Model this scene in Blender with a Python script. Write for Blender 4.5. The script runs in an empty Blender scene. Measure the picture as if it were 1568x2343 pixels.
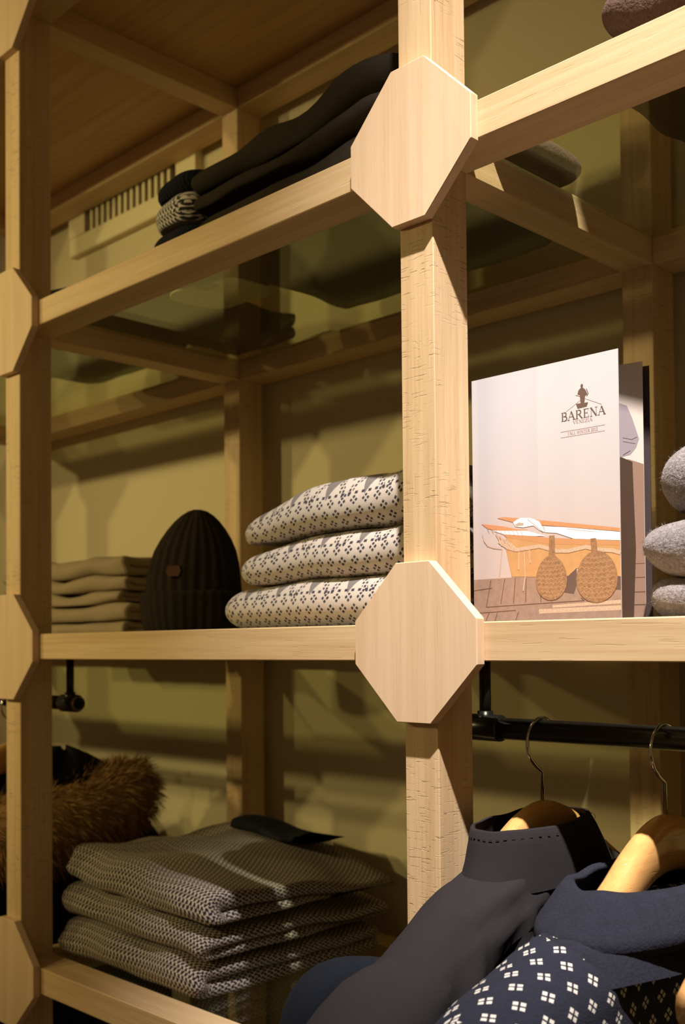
import bpy, bmesh, math, random
from mathutils import Vector, noise
random.seed(7)
SC = bpy.context.scene
COL = SC.collection

# ------------------------------------------------------------------ camera
IMG_W, IMG_H = 1568.0, 2343.0
F_PX, CY_PX = 2473.44, 1420.59
cam_d = bpy.data.cameras.new('camera')
cam = bpy.data.objects.new('camera', cam_d)
COL.objects.link(cam)
SC.camera = cam
cam_d.sensor_fit = 'HORIZONTAL'
cam_d.sensor_width = 36.0
cam_d.lens = F_PX * 36.0 / IMG_W
cam_d.shift_y = (CY_PX - IMG_H / 2) / IMG_W
cam_d.clip_start = 0.02
yaw, pitch, roll = .7842, .0230, -.0091
fw = Vector((-math.sin(yaw) * math.cos(pitch), math.cos(yaw) * math.cos(pitch), math.sin(pitch)))
rt = fw.cross(Vector((0, 0, 1))).normalized()
up = rt.cross(fw)
rt, up = rt * math.cos(roll) + up * math.sin(roll), up * math.cos(roll) - rt * math.sin(roll)
M = cam.matrix_world.copy()
for i in range(3):
    M[i][0], M[i][1], M[i][2] = rt[i], up[i], -fw[i]
M[0][3], M[1][3], M[2][3] = .7757, -.9273, .0181
cam.matrix_world = M
cam_d.dof.use_dof = True
cam_d.dof.focus_distance = 1.18
cam_d.dof.aperture_fstop = 9.0

# ------------------------------------------------------------------ light
VS = SC.view_settings
VS.view_transform = 'Standard'
VS.look = 'None'
VS.exposure = 0.0
VS.gamma = 1.0
VS.use_curve_mapping = False
world = bpy.data.worlds.new('shop_interior_air')
SC.world = world
world.use_nodes = True
world.node_tree.nodes['Background'].inputs[0].default_value = (1.0, .65, .29, 1)
world.node_tree.nodes['Background'].inputs[1].default_value = .125


def spot(name, loc, target, energy, color, size, blend, radius):
    l = bpy.data.lights.new(name, 'SPOT')
    l.energy, l.color, l.spot_size, l.spot_blend, l.shadow_soft_size = energy, color, math.radians(size), blend, radius
    o = bpy.data.objects.new(name, l)
    COL.objects.link(o)
    o.location = loc
    o.rotation_euler = (Vector(target) - Vector(loc)).to_track_quat('-Z', 'Y').to_euler()
    return o


# halogen track spot close above the shelf, and a warm lamp further back in the shop
spot('halogen_track_spot', (.95, -.98, 2.90), (.42, .0, .66), 1420, (1.0, .91, .85), 31, 1.0, .035)
for lx, ly, le in ((-1.25, -2.70, 84), (-2.15, -2.60, 84), (-3.15, -2.35, 92)):
    spot('warm_room_lamp', (lx, ly, 1.12), (-1.10, .3, .38), le, (1.0, .80, .34), 50, 1.0, .05)

# ------------------------------------------------------------------ node helpers
class X:
    """tiny expression wrapper round Math nodes"""
    def __init__(s, nt, sock): s.nt, s.s = nt, sock
    def _m(s, op, *o, clamp=False):
        n = s.nt.nodes.new('ShaderNodeMath'); n.operation = op; n.use_clamp = clamp
        for i, v in enumerate((s,) + o):
            if isinstance(v, X): s.nt.links.new(v.s, n.inputs[i])
            else: n.inputs[i].default_value = v
        return X(s.nt, n.outputs[0])
    def __add__(s, o): return s._m('ADD', o)
    def __sub__(s, o): return s._m('SUBTRACT', o)
    def __mul__(s, o): return s._m('MULTIPLY', o)
    def __truediv__(s, o): return s._m('DIVIDE', o)
    def abs(s): return s._m('ABSOLUTE')
    def fract(s): return s._m('FRACT')
    def floor(s): return s._m('FLOOR')
    def sin(s): return s._m('SINE')
    def lt(s, o): return s._m('LESS_THAN', o)
    def gt(s, o): return s._m('GREATER_THAN', o)
    def mod(s, o): return s._m('FLOORED_MODULO', o)
    def max(s, o): return s._m('MAXIMUM', o)
    def min(s, o): return s._m('MINIMUM', o)
    def sat(s): return s._m('ADD', 0.0, clamp=True)
    def smooth(s, a, b):
        n = s.nt.nodes.new('ShaderNodeMapRange'); n.interpolation_type = 'SMOOTHSTEP'
        s.nt.links.new(s.s, n.inputs[0]); n.inputs[1].default_value = a; n.inputs[2].default_value = b
        return X(s.nt, n.outputs[0])


def new_mat(name):
    m = bpy.data.materials.new(name); m.use_nodes = True
    nt = m.node_tree
    return m, nt, nt.nodes['Principled BSDF']


def coords(nt, kind='Object'):
    t = nt.nodes.new('ShaderNodeTexCoord')
    return t.outputs[kind]


def sep(nt, sock):
    n = nt.nodes.new('ShaderNodeSeparateXYZ'); nt.links.new(sock, n.inputs[0])
    return [X(nt, n.outputs[i]) for i in range(3)]


def mapped(nt, sock, scale, rnd=True):
    if rnd:
        oi = nt.nodes.new('ShaderNodeObjectInfo')
        mul = nt.nodes.new('ShaderNodeMath'); mul.operation = 'MULTIPLY'; mul.inputs[1].default_value = 7.0
        nt.links.new(oi.outputs['Random'], mul.inputs[0])
        ad = nt.nodes.new('ShaderNodeVectorMath'); ad.operation = 'ADD'
        nt.links.new(sock, ad.inputs[0]); nt.links.new(mul.outputs[0], ad.inputs[1]); sock = ad.outputs[0]
    n = nt.nodes.new('ShaderNodeMapping'); n.inputs['Scale'].default_value = scale
    nt.links.new(sock, n.inputs[0])
    return n.outputs[0]


def nz(nt, vec, scale=1, detail=3, rough=.55, dist=0):
    n = nt.nodes.new('ShaderNodeTexNoise')
    n.inputs['Scale'].default_value = scale; n.inputs['Detail'].default_value = detail
    n.inputs['Roughness'].default_value = rough; n.inputs['Distortion'].default_value = dist
    nt.links.new(vec, n.inputs['Vector'])
    return X(nt, n.outputs[0])


def mix(nt, fac, a, b):
    n = nt.nodes.new('ShaderNodeMix'); n.data_type = 'RGBA'
    if isinstance(fac, X): nt.links.new(fac.s, n.inputs[0])
    else: n.inputs[0].default_value = fac
    for i, v in ((6, a), (7, b)):
        if isinstance(v, tuple): n.inputs[i].default_value = v + (1,) if len(v) == 3 else v
        else: nt.links.new(v, n.inputs[i])
    return n.outputs[2]


def bump(nt, bsdf, h, strength, dist):
    n = nt.nodes.new('ShaderNodeBump'); n.inputs['Strength'].default_value = strength; n.inputs['Distance'].default_value = dist
    nt.links.new(h.s, n.inputs['Height']); nt.links.new(n.outputs[0], bsdf.inputs['Normal'])


def wood(name, axis, light, dark, saw=0.0, rough=.55, pores=.14):
    m, nt, b = new_mat(name)
    co = coords(nt)
    def sc(across, along):
        v = [across] * 3; v[axis] = along
        return tuple(v)
    fib = nz(nt, mapped(nt, co, sc(230, 5)), 1, 3, .6)
    band = nz(nt, mapped(nt, co, sc(42, 1.6)), 1, 2, .5, .6)
    big = nz(nt, mapped(nt, co, sc(9, 2.2)), 1, 2)
    g = (fib.smooth(.35, .7) * .38 + band.smooth(.38, .66) * .45 + big * .25).sat()
    c = mix(nt, g, light, dark)
    pore = nz(nt, mapped(nt, co, sc(420, 22)), 1, 1).smooth(.64, .72)
    c = mix(nt, pore * pores, c, tuple(v * .45 for v in dark))
    h = fib * .25 - pore * (pores * 1.4)
    if saw:
        r = [90] * 3; r[axis] = 260
        s = [46] * 3; s[axis] = 480
        mark = nz(nt, mapped(nt, co, tuple(s)), 1, 2, .5, .35).smooth(.60, .66)
        msk = nz(nt, mapped(nt, co, (13, 13, 9)), 1, 2).smooth(.44, .60)
        mk = mark * msk
        c = mix(nt, mk * (.42 * saw), c, tuple(v * .40 for v in dark))
        h = h - mk * 1.6 * saw
    nt.links.new(c, b.inputs['Base Color'])
    b.inputs['Roughness'].default_value = rough
    b.inputs['Specular IOR Level'].default_value = .35
    bump(nt, b, h, .35, .0012)
    return m


def plain(name, color, rough=.6, metal=0.0, spec=.4, nscale=0, namp=.12, bmp=0.0):
    m, nt, b = new_mat(name)
    b.inputs['Base Color'].default_value = color + (1,)
    b.inputs['Roughness'].default_value = rough; b.inputs['Metallic'].default_value = metal
    b.inputs['Specular IOR Level'].default_value = spec
    if nscale:
        n = nz(nt, mapped(nt, coords(nt), (nscale,) * 3, False), 1, 4)
        c = mix(nt, (n - .5) * (namp * 2) + .5, tuple(v * (1 - namp) for v in color), tuple(min(1, v * (1 + namp)) for v in color))
        nt.links.new(c, b.inputs['Base Color'])
        if bmp: bump(nt, b, n, .5, bmp)
    return m


def cloth(name, color, fuzz=.3, bscale=900, bdist=.0012, mottled=.25, kind=None, second=None, rib=0):
    """knit / woven fabric; kind chooses the yarn pattern laid out in the garment's own UV (metres)"""
    m, nt, b = new_mat(name)
    uv = coords(nt, 'UV')
    U, V, _ = sep(nt, uv)
    ob = coords(nt)
    mot = nz(nt, mapped(nt, ob, (55,) * 3), 1, 4, .7)
    fine = nz(nt, mapped(nt, ob, (bscale,) * 3), 1, 2, .6)
    f = ((mot - .5) * .9 + (fine - .5) * 1.3) * mottled + .5
    base = mix(nt, f.sat(), tuple(v * .45 for v in color), tuple(min(1, v * 1.55) for v in color))
    pat = None
    if kind == 'band':
        ox, oy, oz = sep(nt, ob)
        U, V = (ox - oy) * 1.0, oz
        kind = 'tick'
    if kind == 'nordic' or kind == 'flower':
        cu, cv = (.0210, .0150) if kind == 'nordic' else (.0270, .0200)
        wob = (nz(nt, mapped(nt, uv, (60, 60, 60)), 1, 1) - .5) * .0022
        fv = (V + wob) / cv
        row = fv.floor().mod(2.0) * .5
        a = ((U + wob) / cu + row).fract() - .5
        c_ = fv.fract() - .5
        a, c_ = a * cu, c_ * cv
        P, Qq = (a + c_), (a - c_)
        d, s = (.0042, .0027) if kind == 'nordic' else (.0040, .0027)
        pat = ((P.abs() - d).abs().lt(s)) * ((Qq.abs() - d).abs().lt(s))
        if kind == 'nordic':
            # larger star yoke worked into the top panel of the garment: dotted lozenges between solid wedges
            t = V - .343
            yoke = t.gt(0.0)
            z = ((U / .070).fract() - .5).abs() * .070
            dots = ((U / .0062).fract().gt(.38)) * ((V / .0062).fract().gt(.38))
            loz = ((z - t * .55 - .003).abs().lt(.0055)) * dots + ((z - t * .55 + .016).abs().lt(.0040)) * dots
            wedge = z.gt((t * .45) * -1.0 + .0345) * .72
            row0 = ((t - .004).abs().lt(.002)) * (((U / .012).fract() - .5).abs().lt(.22))
            pat = pat * (yoke * -1.0 + 1.0) + (loz + wedge + row0).sat() * yoke
    elif kind == 'tick':
        cu, cv = .0088, .0062
        fv = V / cv
        row = fv.floor().mod(2.0)
        lv = fv.fract()
        a = (U / cu + row * .5 + (lv - .5) * (row * 1.0 - .5) * .9).fract()
        pat = (a.lt(.50)) * (lv.gt(.12))
        pat = pat.max(((U / cu + row * .5).fract() - .5).abs().lt(.10))
    if pat is not None:
        base = mix(nt, pat.sat(), base, second)
    nt.links.new(base, b.inputs['Base Color'])
    b.inputs['Roughness'].default_value = .95
    b.inputs['Specular IOR Level'].default_value = .12
    b.inputs['Sheen Weight'].default_value = fuzz
    b.inputs['Sheen Roughness'].default_value = .6
    b.inputs['Sheen Tint'].default_value = tuple(min(1, v * 1.8 + .05) for v in color) + (1,)
    h = fine * .8 + mot
    if rib: h = h + ((U * rib).sin() * .5 + .5) * 1.2
    bump(nt, b, h, .55, bdist)
    return m


# ------------------------------------------------------------------ mesh helpers
def tag(o, label=None, cat=None, group=None, kind=None):
    for k, v in (('label', label), ('category', cat), ('group', group), ('kind', kind)):
        if v: o[k] = v
    return o


def thing(name, loc, label, cat, group=None):
    o = bpy.data.objects.new(name, None); COL.objects.link(o)
    o.location = loc; o.empty_display_size = .05
    return tag(o, label, cat, group)


def world_loc(o):
    v = Vector(o.location)
    while o.parent:
        o = o.parent; v += o.location
    return v


def link(name, me, mat, parent, origin):
    o = bpy.data.objects.new(name, me); COL.objects.link(o)
    me.materials.append(mat)
    if parent:
        o.parent = parent; o.location = Vector(origin) - world_loc(parent)
    else:
        o.location = origin
    return o


def mesh(name, verts, faces, mat, parent=None, smooth=True, uvs=None, origin=None):
    """verts in world metres; the object's origin goes to their centre (or `origin`)"""
    if origin is None:
        n = len(verts)
        lo = [min(v[i] for v in verts) for i in range(3)]; hi = [max(v[i] for v in verts) for i in range(3)]
        origin = [(lo[i] + hi[i]) / 2 for i in range(3)]
    me = bpy.data.meshes.new(name)
    me.from_pydata([(v[0] - origin[0], v[1] - origin[1], v[2] - origin[2]) for v in verts], [], faces)
    if uvs:
        l = me.uv_layers.new(name='UVMap')
        for lp in me.loops: l.data[lp.index].uv = uvs[lp.vertex_index]
    if smooth:
        for p in me.polygons: p.use_smooth = True
    me.update()
    return link(name, me, mat, parent, origin)


def bm_obj(name, bm, mat, parent, origin, smooth=False):
    me = bpy.data.meshes.new(name); bm.to_mesh(me); bm.free()
    if smooth:
        for p in me.polygons: p.use_smooth = True
    return link(name, me, mat, parent, origin)


def box(name, x0, x1, y0, y1, z0, z1, mat, parent=None, bev=.0012):
    bm = bmesh.new(); bmesh.ops.create_cube(bm, size=1)
    for v in bm.verts: v.co = Vector((v.co.x * (x1 - x0), v.co.y * (y1 - y0), v.co.z * (z1 - z0)))
    if bev: bmesh.ops.bevel(bm, geom=bm.edges[:], offset=bev, segments=1, affect='EDGES')
    return bm_obj(name, bm, mat, parent, ((x0 + x1) / 2, (y0 + y1) / 2, (z0 + z1) / 2))


def prism(name, pts, y0, y1, mat, parent=None, bev=.0008):
    """polygon in x-z pushed from y0 to y1"""
    cx = sum(p[0] for p in pts) / len(pts); cz = sum(p[1] for p in pts) / len(pts)
    bm = bmesh.new()
    f = bm.faces.new([bm.verts.new((p[0] - cx, y0 - (y0 + y1) / 2, p[1] - cz)) for p in pts])
    r = bmesh.ops.extrude_face_region(bm, geom=[f])
    for v in r['geom']:
        if isinstance(v, bmesh.types.BMVert): v.co.y += y1 - y0
    bmesh.ops.recalc_face_normals(bm, faces=bm.faces[:])
    if bev: bmesh.ops.bevel(bm, geom=bm.edges[:], offset=bev, segments=1, affect='EDGES')
    return bm_obj(name, bm, mat, parent, (cx, (y0 + y1) / 2, cz))


def grid_faces(nu, nv, closed_v=True, caps=False):
    F = []
    for i in range(nu - 1):
        for j in range(nv if closed_v else nv - 1):
            k = (j + 1) % nv
            F.append((i * nv + j, (i + 1) * nv + j, (i + 1) * nv + k, i * nv + k))
    if caps:
        F.append(tuple(range(nv)))
        F.append(tuple(reversed([(nu - 1) * nv + j for j in range(nv)])))
    return F


def tube(name, path, rad, mat, parent=None, n=14, caps=True, squash=None):
    path = [Vector(p) for p in path]
    R = rad if isinstance(rad, (list, tuple)) else [rad] * len(path)
    V = []
    prev = None
    for i, p in enumerate(path):
        t = (path[min(i + 1, len(path) - 1)] - path[max(i - 1, 0)]).normalized()
        ref = prev if prev is not None else (Vector((0, 0, 1)) if abs(t.z) < .9 else Vector((1, 0, 0)))
        s = (ref - t * ref.dot(t)).normalized(); q = t.cross(s); prev = s
        for j in range(n):
            a = 2 * math.pi * j / n
            V.append(p + s * math.cos(a) * R[i] + q * math.sin(a) * R[i])
    return mesh(name, V, grid_faces(len(path), n, True, caps), mat, parent)


def interp(tab, t):
    """smooth table lookup: rows (t, a, b, ...) -> [a, b, ...]"""
    if t <= tab[0][0]: return list(tab[0][1:])
    for r0, r1 in zip(tab, tab[1:]):
        if t <= r1[0]:
            k = (t - r0[0]) / (r1[0] - r0[0])
            return [a + (c - a) * k for a, c in zip(r0[1:], r1[1:])]
    return list(tab[-1][1:])


def folded(name, label, cat, group, x0, x1, y0, depth, z0, h, mat, seed=0, layers=2, wob=.006, tilt=0.0, rot=0.0,
           droop=0.0, parent=None, edge=.006, swell=0.0, on=None, rnd=None):
    """a garment folded in layers with its big rounded fold along the front: a strip swept along a serpentine"""
    th = h / (2.0 * layers)
    path = []
    for k in range(layers):
        z = th * (2 * k + 1)
        ya, yb = (depth, 2 * th) if k % 2 == 0 else (2 * th, depth - 2 * th * (k < layers - 1))
        if k % 2 == 0 and k > 0: ya = depth - 2 * th
        ns = 16
        for i in range(ns + 1): path.append((ya + (yb - ya) * i / ns, z))
        if k < layers - 1:
            yc = 2 * th if k % 2 == 0 else depth - 2 * th
            sg = -1 if k % 2 == 0 else 1
            for i in range(1, 9):
                a = -math.pi / 2 + math.pi * i / 9
                path.append((yc + sg * th * 1.15 * math.cos(a), z + th + th * math.sin(a)))
    w = x1 - x0
    ring = []
    m = 22
    for i in range(m): ring.append((-.5 + i / (m - 1), 1))
    for a in (60, 25, -25, -60): ring.append((.5, math.sin(math.radians(a)), math.cos(math.radians(a))))
    for i in range(m): ring.append((.5 - i / (m - 1), -1))
    for a in (-60, -25, 25, 60): ring.append((-.5, math.sin(math.radians(a)), math.cos(math.radians(a))))
    arcu = [0.0]
    for r0, r1 in zip(ring, ring[1:]):
        px = [q[0] * (w - 2 * th) + math.copysign((q[2] if len(q) > 2 else 0) * th * .9, q[0]) for q in (r0, r1)]
        arcu.append(arcu[-1] + math.hypot(px[1] - px[0], (r1[1] - r0[1]) * th))
    def top(x, y):
        fx, fy = (x - x0) / w, (y - y0) / depth
        c = min(1, max(0, fx)); d_ = min(1, max(0, fy))
        e1 = noise.noise(Vector((x * 9 + seed * 3.1, y * 9, seed * 1.7)))
        return wob * e1 * 1.6 + swell * 4 * c * (1 - c) * math.sin(math.pi * d_) - droop * c * d_ ** 2 + tilt * (c - .5) * w

    if layers == 1:
        hw, hd = w / 2, depth / 2
        cr_ = min(.045, hw * .9, hd * .9)

        def arcl(d):
            return th * math.acos(max(-1, 1 - d / th)) if d < th else th * math.pi / 2 + d - th

        K, NB = 22, 96
        V, UV, F = [], [], []
        per = []
        for j in range(NB):
            f = j / NB * 4; sd = int(f); t_ = (f - sd) * 2 - 1
            u_, v_ = ((t_, -1), (1, t_), (-t_, 1), (-1, -t_))[sd]
            bx, by = u_ * hw, v_ * hd
            ax_, ay_ = abs(bx) - (hw - cr_), abs(by) - (hd - cr_)
            if ax_ > 0 and ay_ > 0:
                # slide the square corner on to a quarter circle
                tt = .5 + .5 * (ay_ - ax_) / cr_
                bx = math.copysign(hw - cr_ + cr_ * math.cos(tt * math.pi / 2), bx); by = math.copysign(hd - cr_ + cr_ * math.sin(tt * math.pi / 2), by)
            per.append((bx, by))
        for side in (1, -1):
            for k in range(K + 1):
                mm = math.sin(math.pi / 2 * k / K) if k else 0.0
                for (bx, by) in per:
                    lx, ly = bx * mm, by * mm
                    d = (1 - mm) * min(hw, hd)
                    rq = rnd or th
                    hz = th * math.sqrt(max(0, 1 - max(0, 1 - d / rq) ** 2))
                    e2 = noise.noise(Vector((bx * 12 + seed, by * 12, seed * 2.0)))
                    px_, py_ = lx, ly
                    lx *= 1 + edge * e2 / hw; ly *= 1 + edge * e2 / hd
                    X_, Y_ = (x0 + x1) / 2 + lx, y0 + hd + ly
                    zz = th + side * hz
                    tp = top(X_, Y_)
                    fz = zz + tp * zz / h + (on(X_, Y_) if on else 0)
                    V.append((X_, Y_, z0 + max(.0003, fz)))
                    UV.append((math.copysign(hw + .57 * th - arcl(max(0, hw - abs(px_))), px_) if abs(px_) > hw - th else px_, .33 + side * arcl(max(0, py_ + hd))))
            b0 = 0 if side == 1 else (K + 1) * NB
            for k in range(K):
                for j in range(NB):
                    q = (b0 + k * NB + j, b0 + (k + 1) * NB + j, b0 + (k + 1) * NB + (j + 1) % NB, b0 + k * NB + (j + 1) % NB)
                    F.append(q if side == 1 else q[::-1])
        o = mesh(name, V, F, mat, parent, uvs=UV)
        bm = bmesh.new(); bm.from_mesh(o.data); bmesh.ops.remove_doubles(bm, verts=bm.verts[:], dist=.00002); bmesh.ops.recalc_face_normals(bm, faces=bm.faces[:]); bm.to_mesh(o.data); bm.free()
        if label: tag(o, label, cat, group)
        TOPS.append((lambda x, y: top(x, y) + on(x, y)) if on else top)
        return o
    V, UV = [], []
    s = 0
    cr, sr = math.cos(rot), math.sin(rot)
    for i, (py, pz) in enumerate(path):
        a, c = path[max(i - 1, 0)], path[min(i + 1, len(path) - 1)]
        ty, tz = c[0] - a[0], c[1] - a[1]; L = math.hypot(ty, tz) or 1
        ny, nz_ = -tz / L, ty / L
        if i:
            ds = math.hypot(py - path[i - 1][0], pz - path[i - 1][1])
            s += ds * (1.0 if abs(pz - path[i - 1][1]) < 1e-6 else 1.9)
        for r in ring:
            sx = r[0]; bulge = (r[2] if len(r) > 2 else 0) * th * .9
            lx = sx * (w - 2 * th) + (bulge if sx > 0 else -bulge if sx < 0 else 0)
            q = abs(sx) * 2
            off = th * r[1] * -1 * .99
            yy, zz = py + ny * off, pz + nz_ * off
            # life: undulating layers, uneven ends, soft corners
            e2 = noise.noise(Vector((yy * 14, zz * 40 + seed, 3.3)))
            e3 = noise.noise(Vector((lx * 12, seed * 2.2, zz * 35)))
            k = max(0.0, zz) / h
            X_, Y_ = (x0 + x1) / 2 + lx, y0 + yy
            fz = zz * (1 - .20 * max(0, q - .55) ** 2 / .2 * .5) + top(X_, Y_) * min(1, k) + (on(X_, Y_) if on else 0)
            lx2 = lx + edge * e2 * 2 * (1 if sx > 0 else -1) * (q ** 4)
            yy2 = yy + edge * e3 * 1.6
            wx, wy = lx2 * cr - (yy2 - depth / 2) * sr, lx2 * sr + (yy2 - depth / 2) * cr
            V.append(((x0 + x1) / 2 + wx, y0 + depth / 2 + wy, z0 + max(0.0003, fz)))
            UV.append((arcu[len(UV) % len(ring)], s))
    n = len(ring)
    o = mesh(name, V, grid_faces(len(path), n, True, True), mat, parent, uvs=UV)
    if label: tag(o, label, cat, group)
    o_top = (lambda x, y: top(x, y) + on(x, y)) if on else top
    TOPS.append(o_top)
    return o


TOPS = []


# ------------------------------------------------------------------ materials
OAK_L, OAK_D = (.70, .515, .31), (.54, .36, .185)
M_post = wood('oak_sawn_upright', 2, OAK_L, OAK_D, saw=1.0)
M_bx = wood('oak_along_x', 0, OAK_L, OAK_D, saw=0)
M_by = wood('oak_along_y', 1, OAK_L, OAK_D, saw=.3)
M_plate = wood('oak_planed_plate', 2, (.73, .54, .36), (.64, .445, .275), pores=.08)
M_ply = wood('plywood_panel', 0, (.62, .40, .20), (.48, .29, .13))
M_hang = wood('varnished_hanger_wood', 1, (.66, .36, .13), (.55, .28, .09), rough=.22)
M_wall = plain('cream_plaster', (.60, .52, .34), .9, 0, .1, 6, .05)
M_floor = wood('floor_board', 0, (.30, .19, .10), (.2, .12, .06))
M_vent = plain('cream_enamel', (.74, .66, .42), .6, 0, .2)
M_dark = plain('dark_duct', (.01, .009, .006), .9)
M_pipe = plain('black_gas_pipe', (.012, .011, .012), .28, .3, .6, 40, .3)
M_pipein = plain('pipe_bore', (.002, .002, .002), .9)
M_brass = plain('worn_pipe_rim', (.35, .24, .12), .4, .9)
M_steel = plain('polished_steel', (.55, .50, .46), .15, 1.0)

M_char = cloth('charcoal_wool', (.024, .018, .012), .12, 700, .0012, .35)
M_navy = cloth('navy_wool', (.017, .018, .028), .14, 420, .0022, .55)
M_navydark = cloth('dark_navy_twill', (.007, .009, .014), .08, 900, .0008, .3)
M_navyrib = cloth('navy_rib_knit', (.010, .011, .018), .1, 800, .0010, .3, rib=900)
M_band = cloth('black_white_band_knit', (.62, .56, .52), .2, 600, .001, .2, kind='band', second=(.015, .015, .02))
M_black = cloth('black_wool', (.008, .008, .011), .15, 700, .001, .3)
M_nordic = cloth('cream_nordic_knit', (.45, .40, .355), .15, 1300, .0005, .22, kind='nordic', second=(.022, .022, .035))
M_tick = cloth('birdseye_knit', (.43, .365, .30), .1, 500, .0016, .25, kind='tick', second=(.012, .013, .025))
M_hat = cloth('dark_rib_hat_knit', (.022, .016, .011), .12, 500, .0015, .7)
M_beige = cloth('beige_linen_knit', (.30, .235, .155), .2, 600, .0010, .2)
M_grey = cloth('grey_felted_wool', (.19, .17, .17), .35, 330, .0040, .9)
M_brown = cloth('brown_bobbly_wool', (.075, .046, .034), .3, 300, .0035, .8)
M_jack = cloth('charcoal_cotton', (.022, .019, .021), .05, 1500, .0003, .15)
M_flower = cloth('navy_flower_knit', (.018, .020, .032), .15, 520, .0018, .45, kind='flower', second=(.60, .57, .52))
M_lin = cloth('white_lining', (.55, .55, .48), .1, 900, .0004, .1)
M_leather = plain('tan_leather', (.11, .045, .02), .7)
M_seam = plain('black_thread', (.006, .006, .008), .9)
M_fur = plain('fox_fur', (.30, .17, .065), .7, 0, .2, 45, .55)

m, nt, b = new_mat('clear_shelf_glass')
for nn in list(nt.nodes):
    if nn.type == 'BSDF_PRINCIPLED': nt.nodes.remove(nn)
tr = nt.nodes.new('ShaderNodeBsdfTransparent'); tr.inputs[0].default_value = (.90, .92, .80, 1)
gl = nt.nodes.new('ShaderNodeBsdfGlossy'); gl.inputs['Roughness'].default_value = .03; gl.inputs[0].default_value = (.9, .95, .9, 1)
lw = nt.nodes.new('ShaderNodeLayerWeight'); lw.inputs[0].default_value = .5
fr = nt.nodes.new('ShaderNodeMath'); fr.operation = 'POWER'; fr.inputs[1].default_value = 5.0
nt.links.new(lw.outputs['Facing'], fr.inputs[0])
fr2 = nt.nodes.new('ShaderNodeMath'); fr2.operation = 'MULTIPLY_ADD'; fr2.inputs[1].default_value = .94; fr2.inputs[2].default_value = .05
nt.links.new(fr.outputs[0], fr2.inputs[0])
mx = nt.nodes.new('ShaderNodeMixShader')
nt.links.new(fr2.outputs[0], mx.inputs[0]); nt.links.new(tr.outputs[0], mx.inputs[1]); nt.links.new(gl.outputs[0], mx.inputs[2])
nt.links.new(mx.outputs[0], nt.nodes['Material Output'].inputs[0])
M_glass = m

# ------------------------------------------------------------------ setting
PITCH, PW, PD, D, BH = .9351, .05, .0613, .4924, .0426
W = PITCH - PW
ZA, ZB, ZC = .5663, 0.0, -.5588
Z0, ZD = 1.1326, -1.1176
FLOOR = -1.55
YW = .578
wall = tag(box('wall_back', -3.6, 3.0, YW, YW + .12, FLOOR, 2.3, M_wall, None, 0), 'cream plaster wall behind the shelving', None, None, 'structure')
tag(box('floor', -3.6, 3.6, -4.2, YW + .12, FLOOR - .05, FLOOR, M_floor, None, 0), 'brown floorboards under the shelving', None, None, 'structure')

vent = thing('air_vent', (-1.42, YW, 1.04), 'cream slatted air vent set high on the wall behind the shelving', 'air vent')
vx0, vx1, vz0, vz1 = -1.70, -1.16, 1.035, 1.30
ox0, ox1, oz0, oz1 = -1.625, -1.235, 1.083, 1.25
box('vent_back', ox0 + .0005, ox1 - .0005, YW - .003, YW - .0005, oz0, oz1, M_dark, vent, 0)
box('vent_frame_rail', vx0, vx1, YW - .023, YW - .0002, vz0, oz0, M_vent, vent, .003)
box('vent_frame_rail', vx0, vx1, YW - .023, YW - .0002, oz1, vz1, M_vent, vent, .003)
box('vent_frame_stile', vx0, ox0, YW - .023, YW - .0002, oz0, oz1, M_vent, vent, .001)
box('vent_frame_stile', ox1, vx1, YW - .023, YW - .0002, oz0, oz1, M_vent, vent, .001)
sl = None
for i in range(15):
    xs = ox0 + .026 + i * .0255
    if xs > ox1 - .01: break
    if sl is None:
        sl = box('vent_slat', xs - .0055, xs + .0055, YW - .019, YW - .004, oz0, oz1, M_vent, vent, .001)
    else:
        c = sl.copy(); COL.objects.link(c); c.location.x = sl.location.x + i * .0255

# ------------------------------------------------------------------ shelving
unit = thing('shelving_unit', (-.5, .28, FLOOR), 'light oak post and beam shelving with octagonal joint plates and glass shelves', 'shelving')
IDX = (-2, -1, 0, 1)
LEVELS = (Z0, ZA, ZB, ZC, ZD)
for i in IDX:
    xr = i * PITCH
    for (ya, yb) in ((0, PD), (D, D + PD)):
        box('post', xr - PW, xr, ya, yb, FLOOR, Z0 + BH, M_post, unit)
    for z in LEVELS:
        box('side_beam', xr - PW, xr, PD, D, z, z + BH, M_by, unit)
        a, t, R = .025, .0135, .0905
        cx, cz = xr - PW / 2, z + BH / 2
        prism('joint_plate', [(cx - a, cz + R), (cx + a, cz + R), (cx + R, cz + a), (cx + R, cz - a), (cx + a, cz - R), (cx - a, cz - R), (cx - R, cz - a), (cx - R, cz + a)], -t, -.0001, M_plate, unit)
for i in IDX[:-1]:
    xa, xb = i * PITCH, i * PITCH + W
    for z in LEVELS:
        hanging = z == ZC and i != -1          # the bays with clothes rails have no lower shelf
        if not hanging: box('front_beam', xa, xb, 0, PD, z, z + BH, M_bx, unit)
        box('back_beam', xa, xb, D, D + PD, z, z + BH, M_bx, unit)
        if z == Z0:
            box('top_panel', xa - PW * .5, xb + PW * .5 - .001, 0, D + PD, z + BH, z + BH + .012, M_ply, unit, 0)
        elif not hanging:
            tag(box('glass_shelf', xa + .001, xb - .001, PD + .001, D - .001, z + BH - .007, z + BH - .0005, M_glass, unit, .0006), 'clear glass shelf panel')

# ------------------------------------------------------------------ clothes rails
YR, ZR, RR = .110, -.0812, .0127


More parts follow.
